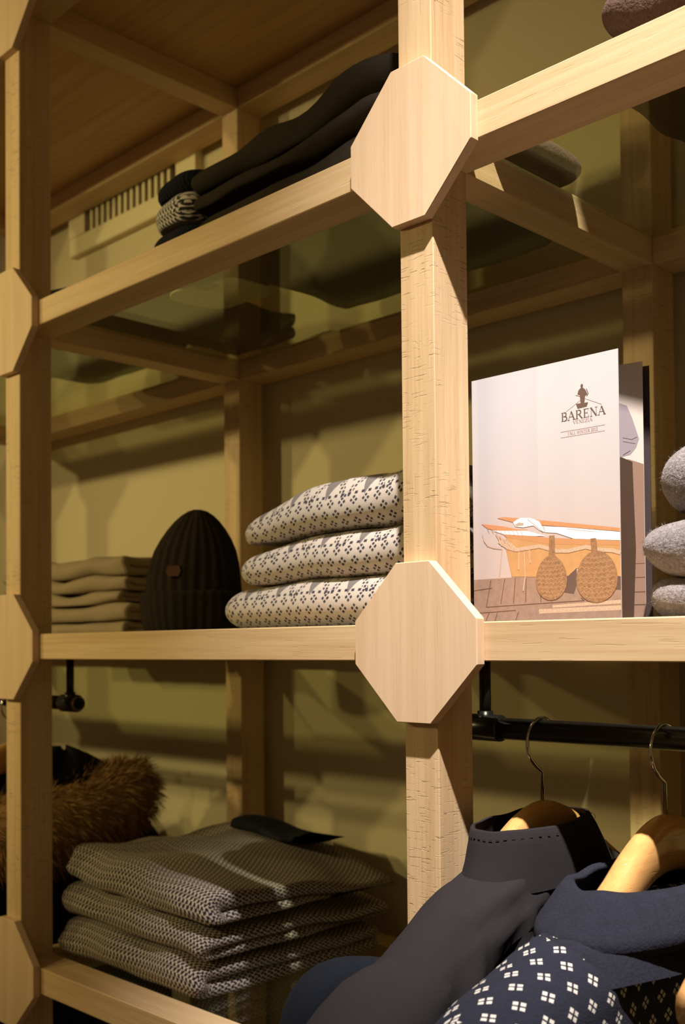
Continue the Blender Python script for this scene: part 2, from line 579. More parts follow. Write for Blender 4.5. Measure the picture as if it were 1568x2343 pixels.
def rail(xa, xb, drop_x, end, label):
    r = thing('clothes_rail', ((xa + xb) / 2, YR, ZR), label, 'clothes rail', 'black pipe clothes rails')
    tube('rail_tube', [(xa, YR, ZR), (xb, YR, ZR)], RR, M_pipe, r, 24)
    for dx in (drop_x if isinstance(drop_x, tuple) else (drop_x,)):
        tube('drop_pipe', [(dx, YR, ZR), (dx, YR, -.0002)], .0070, M_pipe, r, 16)
        f = tube('pipe_fitting', [(dx - .024, YR, ZR), (dx - .022, YR, ZR), (dx + .022, YR, ZR), (dx + .024, YR, ZR)], [.0150, .0160, .0160, .0150], M_pipe, r, 24)
        tube('fitting_collar', [(dx, YR, ZR), (dx, YR, ZR + .020)], .0095, M_pipe, f, 16)
    if end is not None:
        g = tube('open_pipe_end', [(end - .004, YR, ZR), (end + .0035, YR, ZR)], .0135, M_brass, r, 24)
        tube('pipe_bore', [(end, YR, ZR), (end + .0042, YR, ZR)], .0108, M_pipein, g, 24)
    return r


rail(-.043, .915, (-.019, .915), None, 'black pipe clothes rail under the catalogue shelf carrying wooden hangers')
rail(-1.93, -.932, (-.957, -1.90), -.932, 'black pipe clothes rail with an open end beside the far left post')

# ------------------------------------------------------------------ hangers
def hdrop(d):
    d = abs(d)
    return 2.63 * d ** 1.75 if d < .1 else .0468 + .64 * (d - .1)


def hanger(x, label, half=.205, thick=.017, yc=YR):
    h = thing('coat_hanger', (x, yc, -.30), label, 'coat hanger', 'wooden coat hangers')
    zt = -.160
    V = []
    ny = 44
    n = 16
    for i in range(ny + 1):
        d = -half + 2 * half * i / ny
        e = abs(d) / half
        hh = (.030 - .010 * e) * (1 if e < .93 else math.sqrt(max(.03, 1 - ((e - .93) / .07) ** 2)))
        tk = thick * (.75 + .45 * e) * (1 if e < .93 else math.sqrt(max(.03, 1 - ((e - .93) / .07) ** 2)))
        zc = zt - hdrop(d) - hh
        bow = .003 * e * e
        for j in range(n):
            a = 2 * math.pi * j / n
            ca, sa = math.cos(a), math.sin(a)
            V.append((x + bow + tk * math.copysign(abs(ca) ** .7, ca), yc + d, zc + hh * math.copysign(abs(sa) ** .8, sa)))
    mesh('hanger_body', V, grid_faces(ny + 1, n, True, True), M_hang, h)
    # chrome hook: straight neck, outward bend, loop over the rail
    R = .0280; zc = ZR + RR + .0022 - R
    P = [(x, yc, zt - .006), (x, yc, zc - .034), (x, yc - .003, zc - .0315)]
    a0 = math.radians(218)
    P.append((x, yc - .012, zc - .026))
    for k in range(19):
        a = a0 - (a0 - math.radians(35)) * k / 18
        P.append((x, yc + R * math.cos(a), zc + R * math.sin(a)))
    tube('hook', P, .0021, M_steel, h, 10)
    return h


hanger(.061, 'wooden coat hanger holding the charcoal jacket')
hanger(.214, 'wooden coat hanger inside the collar of the navy patterned sweater')
hanger(.342, 'bare wooden coat hanger cut off by the lower right corner')


# ------------------------------------------------------------------ hanging garments
def body(name, sec, mat, parent, seed, wr=.006, ny=90, zb=-.86, creases=0.0, folds=()):
    """sec rows: y, x centre, z of shoulder top, half thickness"""
    V, UV = [], []
    y0, y1 = sec[0][0], sec[-1][0]
    na, nd = 21, 34
    for i in range(ny + 1):
        y = y0 + (y1 - y0) * i / ny
        xc, zt, t = interp(sec, y)
        ringp = []
        for j in range(nd):          # +x side going up
            k = j / nd
            z = zb + (zt - t * .9 - zb) * k
            ringp.append((1, z, k))
        for j in range(na):
            a = math.pi * j / (na - 1)
            ringp.append((math.cos(a), zt - t * .9 + t * .9 * math.sin(a), 1))
        for j in range(nd):
            k = 1 - (j + 1) / nd
            z = zb + (zt - t * .9 - zb) * k
            ringp.append((-1, z, k))
        s = 0; prev = None
        for (cx, z, k) in ringp:
            fl = t * (1 + .25 * (1 - k))
            w = noise.noise(Vector((y * 11 + z * 7 + seed, z * 3.5, cx * .7 + seed))) + .5 * noise.noise(Vector((y * 30 - z * 22, z * 9 + seed, cx)))
            if creases:
                cz_ = noise.noise(Vector((y * 9 + seed, (z + y * .5) * 34, cx * .4))); w += creases * (max(0, cz_ - .05) ** .7 - .2) * math.exp(-((z + .27) / .10) ** 2)
            dn = 0.0
            for (fy, fz_, m_, len_, sg_, am) in folds:      # pulled cloth: ridge through (fy, fz_), slope m_
                u_ = ((z - fz_) - m_ * (y - fy)) / math.sqrt(1 + m_ * m_); v_ = ((y - fy) + m_ * (z - fz_)) / math.sqrt(1 + m_ * m_)
                dn += am * math.exp(-(u_ / sg_) ** 2 - (v_ / len_) ** 2) * (1 if cx > -.3 else 0)
            fl += dn
            q = (xc + fl * cx + wr * w * (1 if cx >= 0 else -1), y + wr * .3 * w, z + wr * .25 * w + (dn * .8 if abs(cx) < .97 else 0))
            if prev: s += math.dist(prev, q)
            prev = q
            V.append(q); UV.append((y, s))
    n = len(ringp)
    return mesh(name, V, grid_faces(ny + 1, n, True, True), mat, parent, uvs=UV)


def sleeve(name, path, rad, mat, parent, seed, wr=.006, n=22, sub=5):
    P = [Vector(p) for p in path]
    fine, rr = [], []
    for i in range(len(P) - 1):
        for k in range(sub):
            f = k / sub
            p0, p1, p2, p3 = P[max(i - 1, 0)], P[i], P[i + 1], P[min(i + 2, len(P) - 1)]
            fine.append(.5 * ((2 * p1) + (p2 - p0) * f + (2 * p0 - 5 * p1 + 4 * p2 - p3) * f * f + (3 * p1 - p0 - 3 * p2 + p3) * f ** 3))
            rr.append(rad[i] + (rad[i + 1] - rad[i]) * f)
    fine.append(P[-1]); rr.append(rad[-1])
    V, UV = [], []
    s = 0; prev = Vector((1, 0, 0))
    for i, p in enumerate(fine):
        t = (fine[min(i + 1, len(fine) - 1)] - fine[max(i - 1, 0)]).normalized()
        if i: s += (p - fine[i - 1]).length
        u = (prev - t * prev.dot(t)).normalized(); q = t.cross(u); prev = u
        for j in range(n):
            a = 2 * math.pi * j / n
            w = noise.noise(Vector((s * 16 + math.sin(a) * 1.6 + seed, math.cos(a) * 1.2, seed)))
            r = rr[i] + wr * w
            V.append(p + u * math.cos(a) * r + q * math.sin(a) * r); UV.append((a * rr[i], s))
    return mesh(name, V, grid_faces(len(fine), n, True, True), mat, parent, uvs=UV)


def collar(name, rings, mat, parent, seed, n=48, wr=.003, thick=.004):
    """rings rows: cx, cy, z, ax, ay, tilt(z per y)"""
    V, UV = [], []
    rows = [r for r in rings] + [(r[0], r[1], r[2], r[3] - thick, r[4] - thick, r[5]) for r in reversed(rings)]
    for i, (cx, cy, z, ax, ay, tl) in enumerate(rows):
        for j in range(n):
            a = 2 * math.pi * j / n
            w = noise.noise(Vector((math.cos(a) * 2 + seed, math.sin(a) * 2, z * 14)))
            yy = ay * math.sin(a)
            V.append((cx + (ax + wr * w) * math.cos(a), cy + yy * (1 + wr * w * 4), z + tl * yy + wr * w)); UV.append((a * ay, z))
    return mesh(name, V, grid_faces(len(rows), n, True, False), mat, parent, uvs=UV)


# charcoal jacket
XJ = .066
jk = thing('jacket', (XJ, YR, -.86), 'charcoal cotton jacket with stand collar hanging next to the middle post', 'jacket')
sec = [(-.250, XJ - .004, -.372, .020), (-.235, XJ, -.340, .034), (-.20, XJ, -.314, .044), (-.13, XJ + .002, -.276, .048), (-.06, XJ + .002, -.239, .050),
       (0, XJ, -.214, .049), (.05, XJ, -.212, .046), (.11, XJ, -.210, .045), (.17, XJ, -.212, .046), (.22, XJ, -.224, .047), (.30, XJ, -.262, .048), (.40, XJ, -.314, .042), (.445, XJ, -.350, .025)]
body('jacket_body', sec, M_jack, jk, 1.3, .006, 150, creases=.5, folds=((-.045, -.247, .35, .055, .0065, .008), (-.02, -.262, .30, .06, .006, .008), (-.04, -.280, .45, .05, .006, .007), (.0, -.300, .7, .05, .007, .007), (-.10, -.33, 3.0, .08, .010, .009), (-.02, -.36, 5.0, .10, .009, .010), (.05, -.36, -6.0, .10, .009, .009), (.10, -.34, 6.0, .09, .010, .008)))
sleeve('sleeve', [(XJ + .002, -.12, -.318), (XJ + .004, -.215, -.372), (XJ + .006, -.278, -.470), (XJ + .006, -.300, -.62), (XJ + .004, -.300, -.84)], [.046, .055, .056, .052, .046], M_jack, jk, 4.0, .010)
sleeve('sleeve', [(XJ, .36, -.345), (XJ, .402, -.390), (XJ, .426, -.48), (XJ, .428, -.62), (XJ, .426, -.84)], [.04, .046, .046, .044, .04], M_jack, jk, 9.0, .008)
jc = collar('stand_collar', [(XJ + .004, .088, -.238, .056, .128, .05), (XJ + .004, .086, -.214, .053, .112, .045), (XJ + .003, .083, -.192, .050, .101, .04), (XJ + .002, .080, -.178, .047, .094, .035), (XJ + .002, .080, -.1765, .0455, .0925, .035)], M_jack, jk, 2.0)
st = None
for k in range(46):
    a = 2 * math.pi * k / 46
    cx, cy, z = XJ + .003, .0815, -.1835
    p = (cx + .0492 * math.cos(a), cy + .0985 * math.sin(a), z + .0985 * math.sin(a) * .037)
    d = (-.049 * math.sin(a), .098 * math.cos(a), .0037 * math.cos(a)); L = math.hypot(*d[:2])
    q = tuple(p[i] + d[i] / L * .0036 for i in range(3))
    tube('collar_stitch', [p, q], .00045, M_seam, jc, 5)

# navy patterned sweater
XS = .214
sw = thing('sweater', (XS, YR, -.86), 'navy sweater with white flower motifs and folded roll neck on a hanger', 'sweater')
sec = [(-.275, XS, -.350, .022), (-.262, XS, -.315, .036), (-.225, XS, -.286, .048), (-.15, XS + .002, -.262, .054), (-.08, XS + .002, -.246, .054), (0, XS, -.238, .052),
       (.11, XS, -.234, .050), (.22, XS, -.244, .052), (.30, XS, -.276, .052), (.40, XS, -.320, .044), (.445, XS, -.350, .026)]
body('knit_body', sec, M_flower, sw, 6.1, .006)
sleeve('sleeve', [(XS, -.16, -.320), (XS + .004, -.245, -.365), (XS + .006, -.298, -.450), (XS + .006, -.312, -.62), (XS, -.31, -.84)], [.050, .058, .058, .052, .046], M_flower, sw, 3.0, .006)
sleeve('sleeve', [(XS, .36, -.345), (XS, .402, -.390), (XS, .426, -.48), (XS, .428, -.62), (XS, .426, -.84)], [.04, .046, .046, .044, .04], M_flower, sw, 8.0, .006)
collar('folded_roll_neck', [(XS + .006, .064, -.264, .076, .154, .02), (XS + .006, .063, -.255, .082, .160, .02), (XS + .006, .064, -.245, .081, .154, .02), (XS + .005, .067, -.230, .073, .136, .02), (XS + .004, .069, -.217, .064, .122, .02), (XS + .003, .070, -.212, .058, .114, .02), (XS + .003, .070, -.218, .054, .108, .02)], M_navy, sw, 5.0, 56, .005)
collar('neck_yoke', [(XS + .004, .050, -.285, .074, .190, .0), (XS + .004, .050, -.262, .066, .172, .0), (XS + .004, .052, -.248, .058, .150, .0)], M_navy, sw, 1.0, 56, .004)

# navy jacket whose sleeve swings out in front of the middle post
nj = thing('jacket', (.012, YR, -.86), 'dark navy jacket sleeve pushed out in front of the middle post behind the charcoal jacket', 'jacket')
body('jacket_body', [(-.075, -.004, -.335, .010), (-.03, .009, -.300, .006), (.05, .010, -.262, .006), (.11, .010, -.250, .006), (.20, .010, -.262, .006), (.30, .010, -.310, .006), (.34, .010, -.36, .004)], M_navydark, nj, 4.4, .001, 40)
sleeve('sleeve', [(.012, -.045, -.345), (-.018, -.090, -.345), (-.046, -.128, -.358), (-.056, -.143, -.42), (-.054, -.143, -.55), (-.050, -.140, -.84)], [.020, .034, .040, .040, .038, .034], M_navydark, nj, 2.0, .005)

# fur trimmed coat in the far left bay
XF = -1.16
fc = thing('coat', (XF, .2, -.95), 'black coat with a thick tan fur collar hanging in the far left bay', 'coat')
sec = [(-.06, XF, -.36, .03), (.0, XF, -.31, .05), (.08, XF, -.26, .06), (.16, XF, -.215, .065), (.22, XF, -.205, .065), (.28, XF, -.235, .06), (.36, XF, -.30, .055), (.42, XF, -.36, .045), (.455, XF, -.41, .03)]
body('coat_body', sec, M_black, fc, 3.7, .006, 30, -.95)
hood = collar('hood', [(XF + .03, .19, -.275, .085, .125, .0), (XF + .03, .19, -.235, .075, .11, .0), (XF + .03, .195, -.205, .055, .085, -.1), (XF + .03, .20, -.185, .03, .05, -.2), (XF + .03, .20, -.180, .008, .012, -.2)], M_black, fc, 7.0, 36, .012)
fpath = [(-1.22, -.03, -.37), (-1.15, .03, -.345), (-1.105, .10, -.328), (-1.085, .18, -.310), (-1.08, .26, -.290), (-1.10, .32, -.272), (-1.14, .36, -.266)]
frad = [.050, .070, .078, .076, .072, .062, .04]
core = sleeve('fur_collar', fpath, frad, M_fur, fc, 5.0, .012, 20, 6)
tag(core, 'tan fur collar')
co = [v.co.copy() for v in core.data.vertices]
off = world_loc(core)
V, Fc = [], []
n = 20
rows = len(co) // n
rng = random.Random(3)
for k in range(9000):
    i = rng.randrange(rows - 1); j = rng.randrange(n)
    cen = sum((co[i * n + q] for q in range(n)), Vector()) / n
    p = co[i * n + j].lerp(co[(i + 1) * n + j], rng.random()).lerp(co[i * n + (j + 1) % n], rng.random()) + off
    nrm = (p - off - cen).normalized()
    cl = noise.noise_vector(p * 30) * .5
    d = (nrm * .8 + Vector((.15, .35, -.25)) + cl + Vector((rng.uniform(-.3, .3), rng.uniform(-.3, .3), rng.uniform(-.3, .3)))).normalized()
    L = rng.uniform(.016, .040); w = rng.uniform(.0005, .0011)
    side = d.cross(Vector((rng.uniform(-1, 1), rng.uniform(-1, 1), rng.uniform(-1, 1)))).normalized() * w
    b0 = p - nrm * .004
    m1 = b0 + d * L * .55 + Vector((0, 0, -.001)); e = b0 + d * L + Vector((0, 0, -.16 * L))
    q = len(V); V += [b0 - side, b0 + side, m1 + side * .8, m1 - side * .8, e]
    Fc += [(q, q + 1, q + 2, q + 3), (q + 3, q + 2, q + 4)]
tag(mesh('fur_hairs', V, Fc, M_fur, core, False), None, None, None, 'stuff')

hanger(XF, 'wooden coat hanger of the fur collared coat')
# further dark coats along the same rail, towards the left
for k, (x, nm) in enumerate(((-1.36, 'black coat next to the fur collared coat'), (-1.56, 'black coat second along from the fur collared coat'), (-1.74, 'black coat furthest left on the far left rail'))):
    c = thing('coat', (x, YR, -.92), nm, 'coat', 'black coats on the far left rail')
    body('coat_body', [(-.20, x, -.37, .02), (-.17, x, -.32, .04), (-.08, x, -.262, .055), (0, x, -.222, .055), (.11, x, -.200, .05), (.22, x, -.222, .055), (.30, x, -.262, .055), (.39, x, -.32, .04), (.42, x, -.37, .02)], M_black, c, 11.0 + k * 3, .008, 40, -.92)
    for sg in (-1, 1):
        sleeve('sleeve', [(x, YR + sg * .22, -.335), (x, YR + sg * .300, -.385), (x, YR + sg * .330, -.48), (x, YR + sg * .335, -.62), (x, YR + sg * .330, -.86)], [.035, .045, .046, .044, .04], M_black, c, 2.0 * k + sg, .006)
    hanger(x, 'wooden coat hanger inside the ' + nm)

# ------------------------------------------------------------------ folded stacks
g = 'charcoal sweaters folded on the upper shelf'
zA = ZA + BH - .0004
folded('folded_sweater', 'lowest dark charcoal sweater of the stack on the upper shelf', 'sweater', g, -.560, -.115, .080, .34, zA, .086, M_char, 1, 2, .007, .05)
folded('folded_sweater', 'middle dark charcoal sweater of the stack on the upper shelf', 'sweater', g, -.560, -.150, .086, .27, zA + .086, .034, M_char, 2, 2, .004, .02, on=TOPS[-1])
folded('folded_sweater', 'topmost dark charcoal sweater of the stack on the upper shelf', 'sweater', g, -.580, -.150, .096, .24, zA + .120, .056, M_char, 3, 2, .008, .03, swell=.012, on=TOPS[-1])
bs = thing('folded_sweater', (-.63, .18, zA), 'navy sweater with a black and white patterned band beside the charcoal stack', 'sweater')
folded('lining', None, None, None, -.715, -.555, .150, .115, zA, .0035, M_lin, 8, 1, 0, 0, parent=bs, edge=.012)
folded('brand_tag', None, None, None, -.640, -.600, .150, .030, zA - .0001, .0012, M_leather, 9, 1, 0, 0, parent=bs, edge=.001)
folded('sweater_body', None, None, None, -.690, -.566, .084, .20, zA + .0036, .080, M_navyrib, 4, 1, .004, .02, parent=bs, rnd=.018)
folded('patterned_band', None, None, None, -.684, -.566, .086, .19, zA + .0836, .046, M_band, 5, 1, .003, .06, parent=bs, rnd=.010, on=TOPS[-1])
folded('sweater_top', None, None, None, -.676, -.566, .090, .20, zA + .1296, .038, M_navyrib, 6, 1, .004, .10, parent=bs, rnd=.016, on=TOPS[-1])
folded('folded_sweater', 'black folded garment seen through the glass at the left end of the upper shelf', 'sweater', None, -.925, -.735, .15, .32, zA, .050, M_black, 7, 2, .008)
folded('folded_sweater', 'black folded garment peaking up on the upper shelf just behind the left post', 'sweater', None, -1.38, -.995, .115, .32, zA, .125, M_black, 10, 1, .014, -.16, rnd=.05)

g = 'cream nordic sweaters folded beside the dark beanie'
zB = ZB + BH - .0004
folded('folded_sweater', 'lowest cream nordic patterned sweater of the three beside the beanie', 'sweater', g, -.490, -.075, .070, .405, zB, .064, M_nordic, 11, 1, .005, .01, swell=.004)
folded('folded_sweater', 'middle cream nordic patterned sweater of the three beside the beanie', 'sweater', g, -.462, -.070, .076, .400, zB + .064, .060, M_nordic, 12, 1, .005, .02, swell=.004, on=TOPS[-1])
folded('folded_sweater', 'topmost cream nordic patterned sweater of the three beside the beanie', 'sweater', g, -.455, -.065, .080, .396, zB + .125, .066, M_nordic, 13, 1, .006, .05, swell=.008, on=TOPS[-1])

g = 'black and cream birdseye sweaters on the lower shelf'
zC = ZC + BH - .0004
folded('folded_sweater', 'lowest birdseye knit sweater of the stack on the lower shelf', 'sweater', g, -.926, -.530, .064, .40, zC, .064, M_tick, 21, 2, .006, -.02, droop=.010)
folded('folded_sweater', 'middle birdseye knit sweater of the stack on the lower shelf', 'sweater', g, -.922, -.520, .068, .41, zC + .063, .056, M_tick, 22, 2, .006, -.02, droop=.012, on=TOPS[-1])
folded('folded_sweater', 'topmost birdseye knit sweater of the stack on the lower shelf', 'sweater', g, -.912, -.510, .072, .41, zC + .118, .064, M_tick, 23, 2, .008, -.02, swell=.0, droop=.014, on=TOPS[-1])
folded('folded_scarf', 'dark navy folded knit lying on top of the birdseye sweaters', 'scarf', None, -.84, -.63, .385, .10, zC + .183, .015, M_navy, 24, 2, .003, -.04, on=TOPS[-1])

g = 'beige cloths folded behind the left post'
for k, (dx, hh) in enumerate(((0, .030), (.012, .034), (-.01, .026), (.008, .030), (.0, .042))):
    z = zB + sum((.030, .034, .026, .030)[:k])
    nm = ('lowest', 'second lowest', 'middle', 'second highest', 'topmost')[k]
    folded('folded_blanket', nm + ' beige folded cloth of the pile between left post and beanie', 'folded cloth', g, -1.52 + dx, -1.03 + dx, .27, .21, z, hh, M_beige, 31 + k, 2, .007 if k < 4 else .012, on=TOPS[-1] if k else None)

g = 'grey felted woollens beside the catalogue'
gw = folded('folded_woollen', 'lowest grey felted woollen beside the catalogue at the right edge', 'woollen', g, .196, .53, .066, .30, zB, .042, M_grey, 41, 1, .010, edge=.014)
gw2 = folded('folded_woollen', 'middle grey felted woollen beside the catalogue at the right edge', 'woollen', g, .206, .53, .066, .30, zB + .041, .070, M_grey, 42, 1, .012, .06, on=TOPS[-1], edge=.016)
gw3 = folded('folded_woollen', 'topmost bulging grey felted woollen beside the catalogue at the right edge', 'woollen', g, .218, .54, .068, .30, zB + .110, .080, M_grey, 43, 1, .012, .06, on=TOPS[-1], edge=.016)


def fuzz(o, n, lmin, lmax, wid, mat, seed, xmax=None):
    """loose fibres standing off a woolly surface, joined in one part"""
    rng = random.Random(seed)
    me = o.data; off = world_loc(o)
    ps = [p for p in me.polygons if xmax is None or p.center.x + off.x < xmax]
    ws = [p.area for p in ps]
    V, F = [], []
    for p in rng.choices(ps, ws, k=n):
        vs = [me.vertices[i].co for i in p.vertices]
        a, b_ = rng.random(), rng.random()
        q = vs[0].lerp(vs[1], a).lerp(vs[-1].lerp(vs[-2], a), b_) + off
        d = (p.normal * .55 + Vector((rng.uniform(-1, 1), rng.uniform(-1, 1), rng.uniform(-1, 1))) * .75).normalized()
        L = rng.uniform(lmin, lmax)
        sd = d.cross(Vector((rng.uniform(-1, 1), rng.uniform(-1, 1), rng.uniform(-1, 1)))).normalized() * wid
        k = len(V); V += [q - sd - p.normal * .0005, q + sd - p.normal * .0005, q + d * L]; F.append((k, k + 1, k + 2))
    return tag(mesh('wool_fibres', V, F, mat, o, False), None, None, None, 'stuff')


for k, o in enumerate((gw, gw2, gw3)): fuzz(o, 6000, .002, .006, .00022, M_grey, k, .36)

g = 'brown woollens on the upper right shelf'
folded('folded_woollen', 'dark brown woollen lying across the middle side beam under the upper right pile', 'woollen', g, -.045, .036, .100, .176, zA + .0004, .030, M_brown, 51, 1, .003)
folded('folded_woollen', 'lower brown bobbly woollen in the pile cut off by the right edge', 'woollen', g, .160, .60, .085, .20, zA, .060, M_brown, 52, 2, .006)
folded('folded_woollen', 'upper brown bobbly woollen in the pile cut off by the top right corner', 'woollen', g, .150, .60, .090, .20, zA + .060, .075, M_brown, 53, 1, .008, on=TOPS[-1])

# ------------------------------------------------------------------ beanie
hx, hy = -.728, .215
hat = thing('beanie', (hx, hy, zB), 'dark ribbed knit beanie with turned-up cuff standing on the middle shelf', 'beanie')


def lathe_hat(name, rows, ribs, amp, mat, lean=0.0):
    V, UV = [], []
    n = 120
    ca, sa = math.cos(math.radians(42)), math.sin(math.radians(42))
    for (z, r) in rows:
        for j in range(n):
            a = 2 * math.pi * j / n
            rr = r * (1 + amp * math.cos(ribs * a)) + .004 * noise.noise(Vector((math.cos(a) * 2, math.sin(a) * 2, z * 12)))
            lx, ly = rr * math.cos(a), rr * .62 * math.sin(a)
            lx += lean * max(0, z - .09)
            V.append((hx + lx * ca - ly * sa, hy + lx * sa + ly * ca, zB + z)); UV.append((a * r, z))
    return mesh(name, V, grid_faces(len(rows), n, True, True), mat, hat, uvs=UV)


lathe_hat('crown', [(.002, .070), (.05, .080), (.075, .081), (.095, .081), (.120, .078), (.143, .071), (.163, .060), (.180, .048), (.194, .036), (.204, .025), (.211, .014), (.214, .004)], 26, .030, M_hat, .06)
lathe_hat('turned_up_cuff', [(.0005, .080), (.004, .085), (.030, .090), (.058, .092), (.068, .091), (.072, .087), (.070, .083)], 34, .022, M_hat)
ang = math.radians(-45)
tx, ty, tz = -.713, .162, .104
V = []
for (u, w) in ((-.013, .0), (-.009, .009), (.009, .010), (.013, .001), (.009, -.008), (-.009, -.009)):
    for dpt in (0, -.004): V.append((tx + u * .70 - dpt * .7, ty + u * .70 + dpt * .7, zB + tz + w + .20 * 0))
idx = [i * 2 + 1 for i in range(6)]; idy = [i * 2 for i in range(6)]
mesh('leather_tag', V, [tuple(idx), tuple(reversed(idy))] + [(idy[i], idy[(i + 1) % 6], idx[(i + 1) % 6], idx[i]) for i in range(6)], M_leather, hat, False)

# ------------------------------------------------------------------ catalogue
def ink(name, c, rough=.35): return plain(name, c, rough, 0, .4)


I_page, nt, b = new_mat('cover_print_pale_backdrop')
_, _, Zc = sep(nt, coords(nt))
nt.links.new(mix(nt, Zc.smooth(-.12, .13), (.52, .43, .405), (.58, .57, .60)), b.inputs['Base Color'])
b.inputs['Roughness'].default_value = .32
I_page2 = plain('inside_page_print', (.66, .58, .52), .35, 0, .4)
I_floor = plain('print_quay_planks', (.32, .215, .165), .3, 0, .4, 130, .38)
I_line = ink('print_plank_gaps', (.12, .07, .05))
I_hull = plain('print_ochre_hull', (.52, .29, .125), .3, 0, .4, 90, .30)
I_gun = ink('print_gunwale', (.52, .26, .12))
I_mast = ink('print_mast', (.60, .27, .13))
I_white = ink('print_canvas', (.88, .87, .88))
I_shade = ink('print_canvas_fold', (.45, .36, .28))
I_rope = plain('print_rope', (.54, .385, .275), .3, 0, .4, 420, .45)
I_ball = plain('print_fender', (.30, .165, .085), .3, 0, .4, 260, .6)
I_weave = ink('print_fender_weave', (.42, .255, .14))
I_shadow = ink('print_dark', (.13, .085, .07))
I_logo = ink('print_logo_brown', (.13, .075, .065))
I_logo2 = ink('print_logo_rose', (.36, .20, .19))
I_jack = ink('print_grey_cloth', (.33, .28, .31))
I_trous = ink('print_dark_trousers', (.075, .045, .03))
I_low = ink('print_brown_backdrop', (.30, .19, .14))
I_cover = ink('dark_back_cover', (.06, .045, .045))

SX, SY = -.019, .091
cat = thing('catalogue', (SX + .1, SY, zB), 'pale fashion catalogue standing open on the middle shelf with a boat on its cover', 'catalogue')


class Page:
    def __init__(s, ang): s.d = Vector((math.cos(ang), math.sin(ang), 0)); s.n = Vector((math.sin(ang), -math.cos(ang), 0))
    def at(s, u, v, off): return Vector((SX, SY, zB + .0006)) + s.d * (u / 1000) + Vector((0, 0, v / 1000)) + s.n * (off / 1000)
    def sheet(s, name, w, h, off, t, mat, parent):
        V = [s.at(u, v, o) for o in (off, off - t) for (u, v) in ((0, 0), (w, 0), (w, h), (0, h))]
        return mesh(name, V, [(0, 1, 2, 3), (7, 6, 5, 4), (0, 4, 5, 1), (1, 5, 6, 2), (2, 6, 7, 3), (3, 7, 4, 0)], mat, parent, False)
    def poly(s, name, polys, off, mat, parent):
        V, F = [], []
        for i, P in enumerate(polys):
            F.append(tuple(range(len(V), len(V) + len(P)))); V += [s.at(u, v, off + .005 * (i % 9)) for u, v in P]
        return mesh(name, V, F, mat, parent, False)


def strip(P, w):
    """polyline of width w (mm) as quads"""
    out = []
    for a, c in zip(P, P[1:]):
        dx, dy = c[0] - a[0], c[1] - a[1]; L = math.hypot(dx, dy) or 1
        nx, ny = -dy / L * w / 2, dx / L * w / 2
        ex, ey = dx / L * w * .15, dy / L * w * .15
        out.append([(a[0] - nx - ex, a[1] - ny - ey), (c[0] - nx + ex, c[1] - ny + ey), (c[0] + nx + ex, c[1] + ny + ey), (a[0] + nx - ex, a[1] + ny - ey)])
    return out


def oval(cx, cy, rx, ry, n=26, pear=0.0):
    return [(cx + rx * math.cos(2 * math.pi * k / n) * (1 - pear * math.sin(2 * math.pi * k / n)), cy + ry * math.sin(2 * math.pi * k / n)) for k in range(n)]


def arc(cx, cy, rx, ry, a0, a1, n=9):
    return [(cx + rx * math.cos(math.radians(a0 + (a1 - a0) * k / n)), cy + ry * math.sin(math.radians(a0 + (a1 - a0) * k / n))) for k in range(n + 1)]


